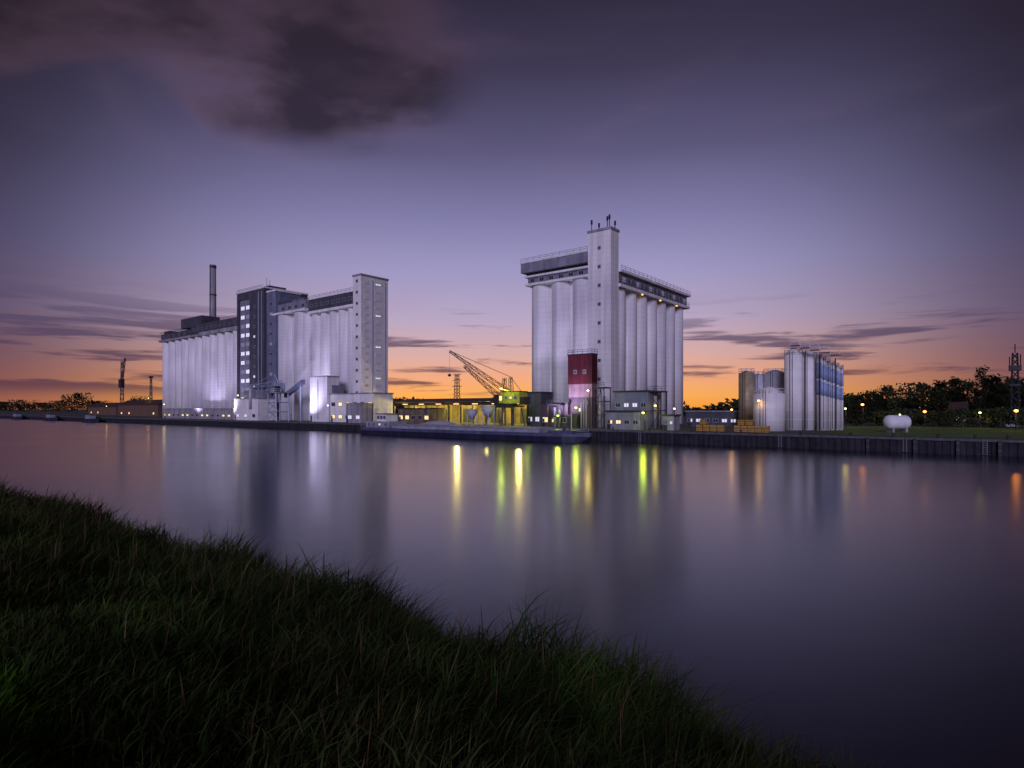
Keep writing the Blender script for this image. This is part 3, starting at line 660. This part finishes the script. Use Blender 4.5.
for i in range(26000):
    s=random.uniform(-1400,420);t=random.uniform(400,440);hh=9+4*math.sin(s*.05)+3*math.sin(s*.13+1)+2*math.sin(s*.4)
    q=W(s,t,QZ+random.random()**.7*max(3,hh));u=Vector((random.gauss(0,1),random.gauss(0,1),random.gauss(0,1))).normalized();v=u.orthogonal().normalized();l=random.uniform(1.2,2.6)
    c._a([q-u*l,q+v*l*.7,q+u*l,q-v*l*.7],[(0,1,2,3)])
o=c.build('distant_trees','leaf');o['kind']='stuff';tag(o,'far off dark belt of trees along the horizon','trees')
shed('house','small brown roofed house among the bushes at the right','house',950,966,205,410,8,'brick','roof',wins=3,gable=True,wm='litw')

# ---------------- lamps
LP=[(240,128,395,'yellow',160),(166,128,404,'yellow',100),(200,128,409,'warm',60),(150,155,398,'warm',100),
    (330,124,405,'white',60),(376,132,408,'yellow',250),(530,125,400,'green',250),(560,119,415,'green',550),(578,119,407,'green',500),(590,121,390,'yellow',250),
    (645,118,412,'green',380),(657,126,405,'yellow',120),(676,132,408,'warm',60),(733,138,409,'warm',60),(863,185,404,'orange',110),(925,185,411,'orange',110),(1016,165,410,'orange',200),(108,158,406,'warm',120),(760,130,400,'warm',50),(846,170,408,'yellow',120),(980,185,412,'yellow',160),(900,182,414,'yellow',160)]
for i,(x,t,y,c,p) in enumerate(sorted(LP)):
    s=S(x,t);h=max(2.5,Z(y,x,t)-QZ)
    col={'yellow':'yellow','warm':'amber','white':'white','green':'yellow green','orange':'orange'}[c]
    nth=ords[i] if i<16 else ['seventeenth','eighteenth','nineteenth','twentieth','twenty first','twenty second'][i-16]
    o=thing('street_lamp',f'{nth} lit lamp post from the left, glowing {col}','street lamp',s,t,group='lamp posts on the far bank')
    MB().cyl(0,0,0,.5,.16,10).cyl(0,0,.5,h,.10,10,.06).build('pole','dsteel',o)
    MB().box(-.12,.12,-1.0,.05,h,h+.12).build('arm','dsteel',o)
    MB().sph((0,-.9,h-.15),.26 if c!='orange' else .38,12,8,.7).build('lamp','b_'+c,o)
    light(o,(0,-.95,h-.6),LC[c],p,.5)
FLx=[(S(185,121),121,3.4,'in front of the leftmost silo block, left one',(0,14,24)),(S(225,121),121,3.4,'in front of the leftmost silo block, right one',(0,14,24)),
 (S(292,118),118,5,'before the white silo block',(0,17,26)),(S(552,118),118,4.5,'before the right silo building',(0,17,28)),
 (sd1+14,142,6.5,'lighting the right face of the stair tower',(-14,-3,15)),(R2+26,150,5.5,'lighting the right face of the large silo building',(-26,8,24))]
for (s,t,pw,lab,tg) in FLx:
    o=thing('floodlight',f'upward tilted floodlight {lab}','floodlight',s,t,group='floodlights by the silos')
    MB().bar((0,0,0),(0,0,2.2),.08).build('post','dsteel',o); MB().box(-.3,.3,-.15,.1,2.2,2.6).build('housing','dsteel',o)
    MB().box(-.26,.26,.11,.14,2.24,2.56).build('lens','b_white',o)
    rot=(Vector(tg)-Vector((0,.3,2.6))).to_track_quat('-Z','Y').to_euler()
    light(o,(0,.3,2.6),lin((218,210,255)) if 'stair' not in lab else lin((255,228,175)),pw*2600,.4,'SPOT',rot,115)

# ---------------- world
w=bpy.data.worlds.new('World');sc.world=w;w.use_nodes=True;nt=w.node_tree;N=nt.nodes;Lk=nt.links
bg=N['Background'];bg.inputs['Strength'].default_value=1
def sock(n,i,v):
    if isinstance(v,bpy.types.NodeSocket): Lk.new(v,n.inputs[i])
    else: n.inputs[i].default_value=v
def m(op,a,b=0):
    n=N.new('ShaderNodeMath');n.operation=op;sock(n,0,a);sock(n,1,b);return n.outputs[0]
def ss(v,a,b,o0=0.0,o1=1.0):
    n=N.new('ShaderNodeMapRange');n.interpolation_type='SMOOTHSTEP';sock(n,0,v);n.inputs[1].default_value=a;n.inputs[2].default_value=b;n.inputs[3].default_value=o0;n.inputs[4].default_value=o1;return n.outputs[0]
def ramp(v,st):
    n=N.new('ShaderNodeValToRGB');cr=n.color_ramp;cr.elements[0].position=st[0][0];cr.elements[0].color=(*lin(st[0][1]),1);cr.elements[1].position=st[-1][0];cr.elements[1].color=(*lin(st[-1][1]),1)
    for p,c in st[1:-1]: e=cr.elements.new(p);e.color=(*lin(c),1)
    Lk.new(v,n.inputs[0]);return n.outputs[0]
def mix(f,a,b):
    n=N.new('ShaderNodeMix');n.data_type='RGBA';sock(n,0,f)
    for nm,v in (('A',a),('B',b)):
        if isinstance(v,tuple): n.inputs[nm].default_value=(*v,1)
        else: Lk.new(v,n.inputs[nm])
    return n.outputs['Result']
def vec(x,y,z):
    n=N.new('ShaderNodeCombineXYZ');sock(n,0,x);sock(n,1,y);sock(n,2,z);return n.outputs[0]
def noise(v,scale,det=6,rough=.55,dist=0):
    n=N.new('ShaderNodeTexNoise');n.inputs['Scale'].default_value=scale;n.inputs['Detail'].default_value=det;n.inputs['Roughness'].default_value=rough;n.inputs['Distortion'].default_value=dist;Lk.new(v,n.inputs['Vector']);return n.outputs['Fac']
tc=N.new('ShaderNodeTexCoord');sp=N.new('ShaderNodeSeparateXYZ');Lk.new(tc.outputs['Generated'],sp.inputs[0]);X,Y,Zc=sp.outputs
h=m('SQRT',m('ADD',m('MULTIPLY',X,X),m('MULTIPLY',Y,Y)));h=m('MAXIMUM',h,.001)
zc=m('MAXIMUM',Zc,0)
azc=m('DIVIDE',Y,h)
az=m('ARCTAN2',X,Y)
center=ramp(zc,[(0,(255,156,56)),(.022,(255,176,88)),(.05,(246,172,128)),(.09,(218,174,168)),(.145,(186,168,196)),(.22,(160,154,196)),(.30,(130,126,170)),(.39,(93,89,125)),(.49,(64,58,84)),(.58,(46,40,58)),(1,(32,28,46))])
side=ramp(zc,[(0,(158,92,72)),(.03,(136,84,80)),(.07,(114,80,92)),(.13,(98,82,108)),(.22,(78,72,102)),(.33,(55,49,70)),(.45,(40,34,49)),(.6,(32,27,38)),(1,(28,25,40))])
sky=mix(ss(azc,.73,.995),side,center)
# soft broken cloud, upper left
pz=m('ADD',zc,.22)
cv=vec(m('MULTIPLY',m('DIVIDE',X,pz),.75),m('DIVIDE',Y,pz),.9)
cn=noise(cv,3.6,7,.5,.2)
big=noise(cv,1.3,3,.5,0)
mask=m('MULTIPLY',ss(zc,.34,.52),ss(X,.02,-.36))
cval=m('ADD',m('ADD',m('MULTIPLY',cn,.55),m('MULTIPLY',big,.45)),m('MULTIPLY',mask,.15))
cf=m('MULTIPLY',ss(cval,.50,.68),ss(mask,0,.3))
ccol=mix(ss(cval,.53,.68),lin((98,72,84)),lin((44,35,46)))
sky=mix(m('MULTIPLY',cf,.85),sky,ccol)
# low streaks
sv=vec(m('MULTIPLY',az,5.0),m('MULTIPLY',zc,62),.7)
sn=noise(sv,1.0,5,.55,.25)
bn=noise(vec(m('MULTIPLY',az,2.0),m('MULTIPLY',zc,14),4.1),1.0,3,.5,0)
lowm=m('MULTIPLY',ss(zc,.012,.035),ss(zc,.19,.10))
sidem=m('ADD',ss(m('ABSOLUTE',m('ADD',az,-.03)),.05,.6,.0,.035),ss(az,-.25,-.6,.0,.05))
sf=m('MULTIPLY',ss(m('ADD',m('ADD',m('MULTIPLY',sn,.6),m('MULTIPLY',bn,.4)),sidem),.54,.62),lowm)
sky=mix(m('MULTIPLY',sf,.82),sky,mix(ss(zc,.03,.14),lin((88,58,74)),lin((80,70,102))))
wn=noise(vec(m('MULTIPLY',az,1.5),m('MULTIPLY',zc,5),3.3),1.6,5,.5,.5)
sky=mix(m('MULTIPLY',ss(wn,.5,.75),.10),sky,lin((150,120,150)))
sky=mix(ss(Zc,-.02,0),lin((20,18,24)),sky)
Lk.new(sky,bg.inputs['Color'])
sky_fill=bpy.data.lights.new('sky_fill','SUN');sky_fill.energy=1.75;sky_fill.angle=math.radians(20);sky_fill.color=lin((216,208,255))  # added soft fill for the lavender sky behind the camera; sunset lies ahead
so=bpy.data.objects.new('sky_fill',sky_fill);C.objects.link(so)
so.rotation_euler=Vector((.17,.92,-.36)).to_track_quat('-Z','Y').to_euler()
cd=bpy.data.cameras.new('camera');cd.sensor_width=36;cd.lens=F/1024*36;cd.shift_y=(HY-384)/1024;cd.clip_end=20000;cd.clip_start=.1
co=bpy.data.objects.new('camera',cd);C.objects.link(co);co.location=(0,0,EH);co.rotation_euler=(math.radians(90),0,0);sc.camera=co
sc.view_settings.view_transform='Standard'
try: sc.view_settings.look='None'
except Exception: pass
sc.view_settings.exposure=0
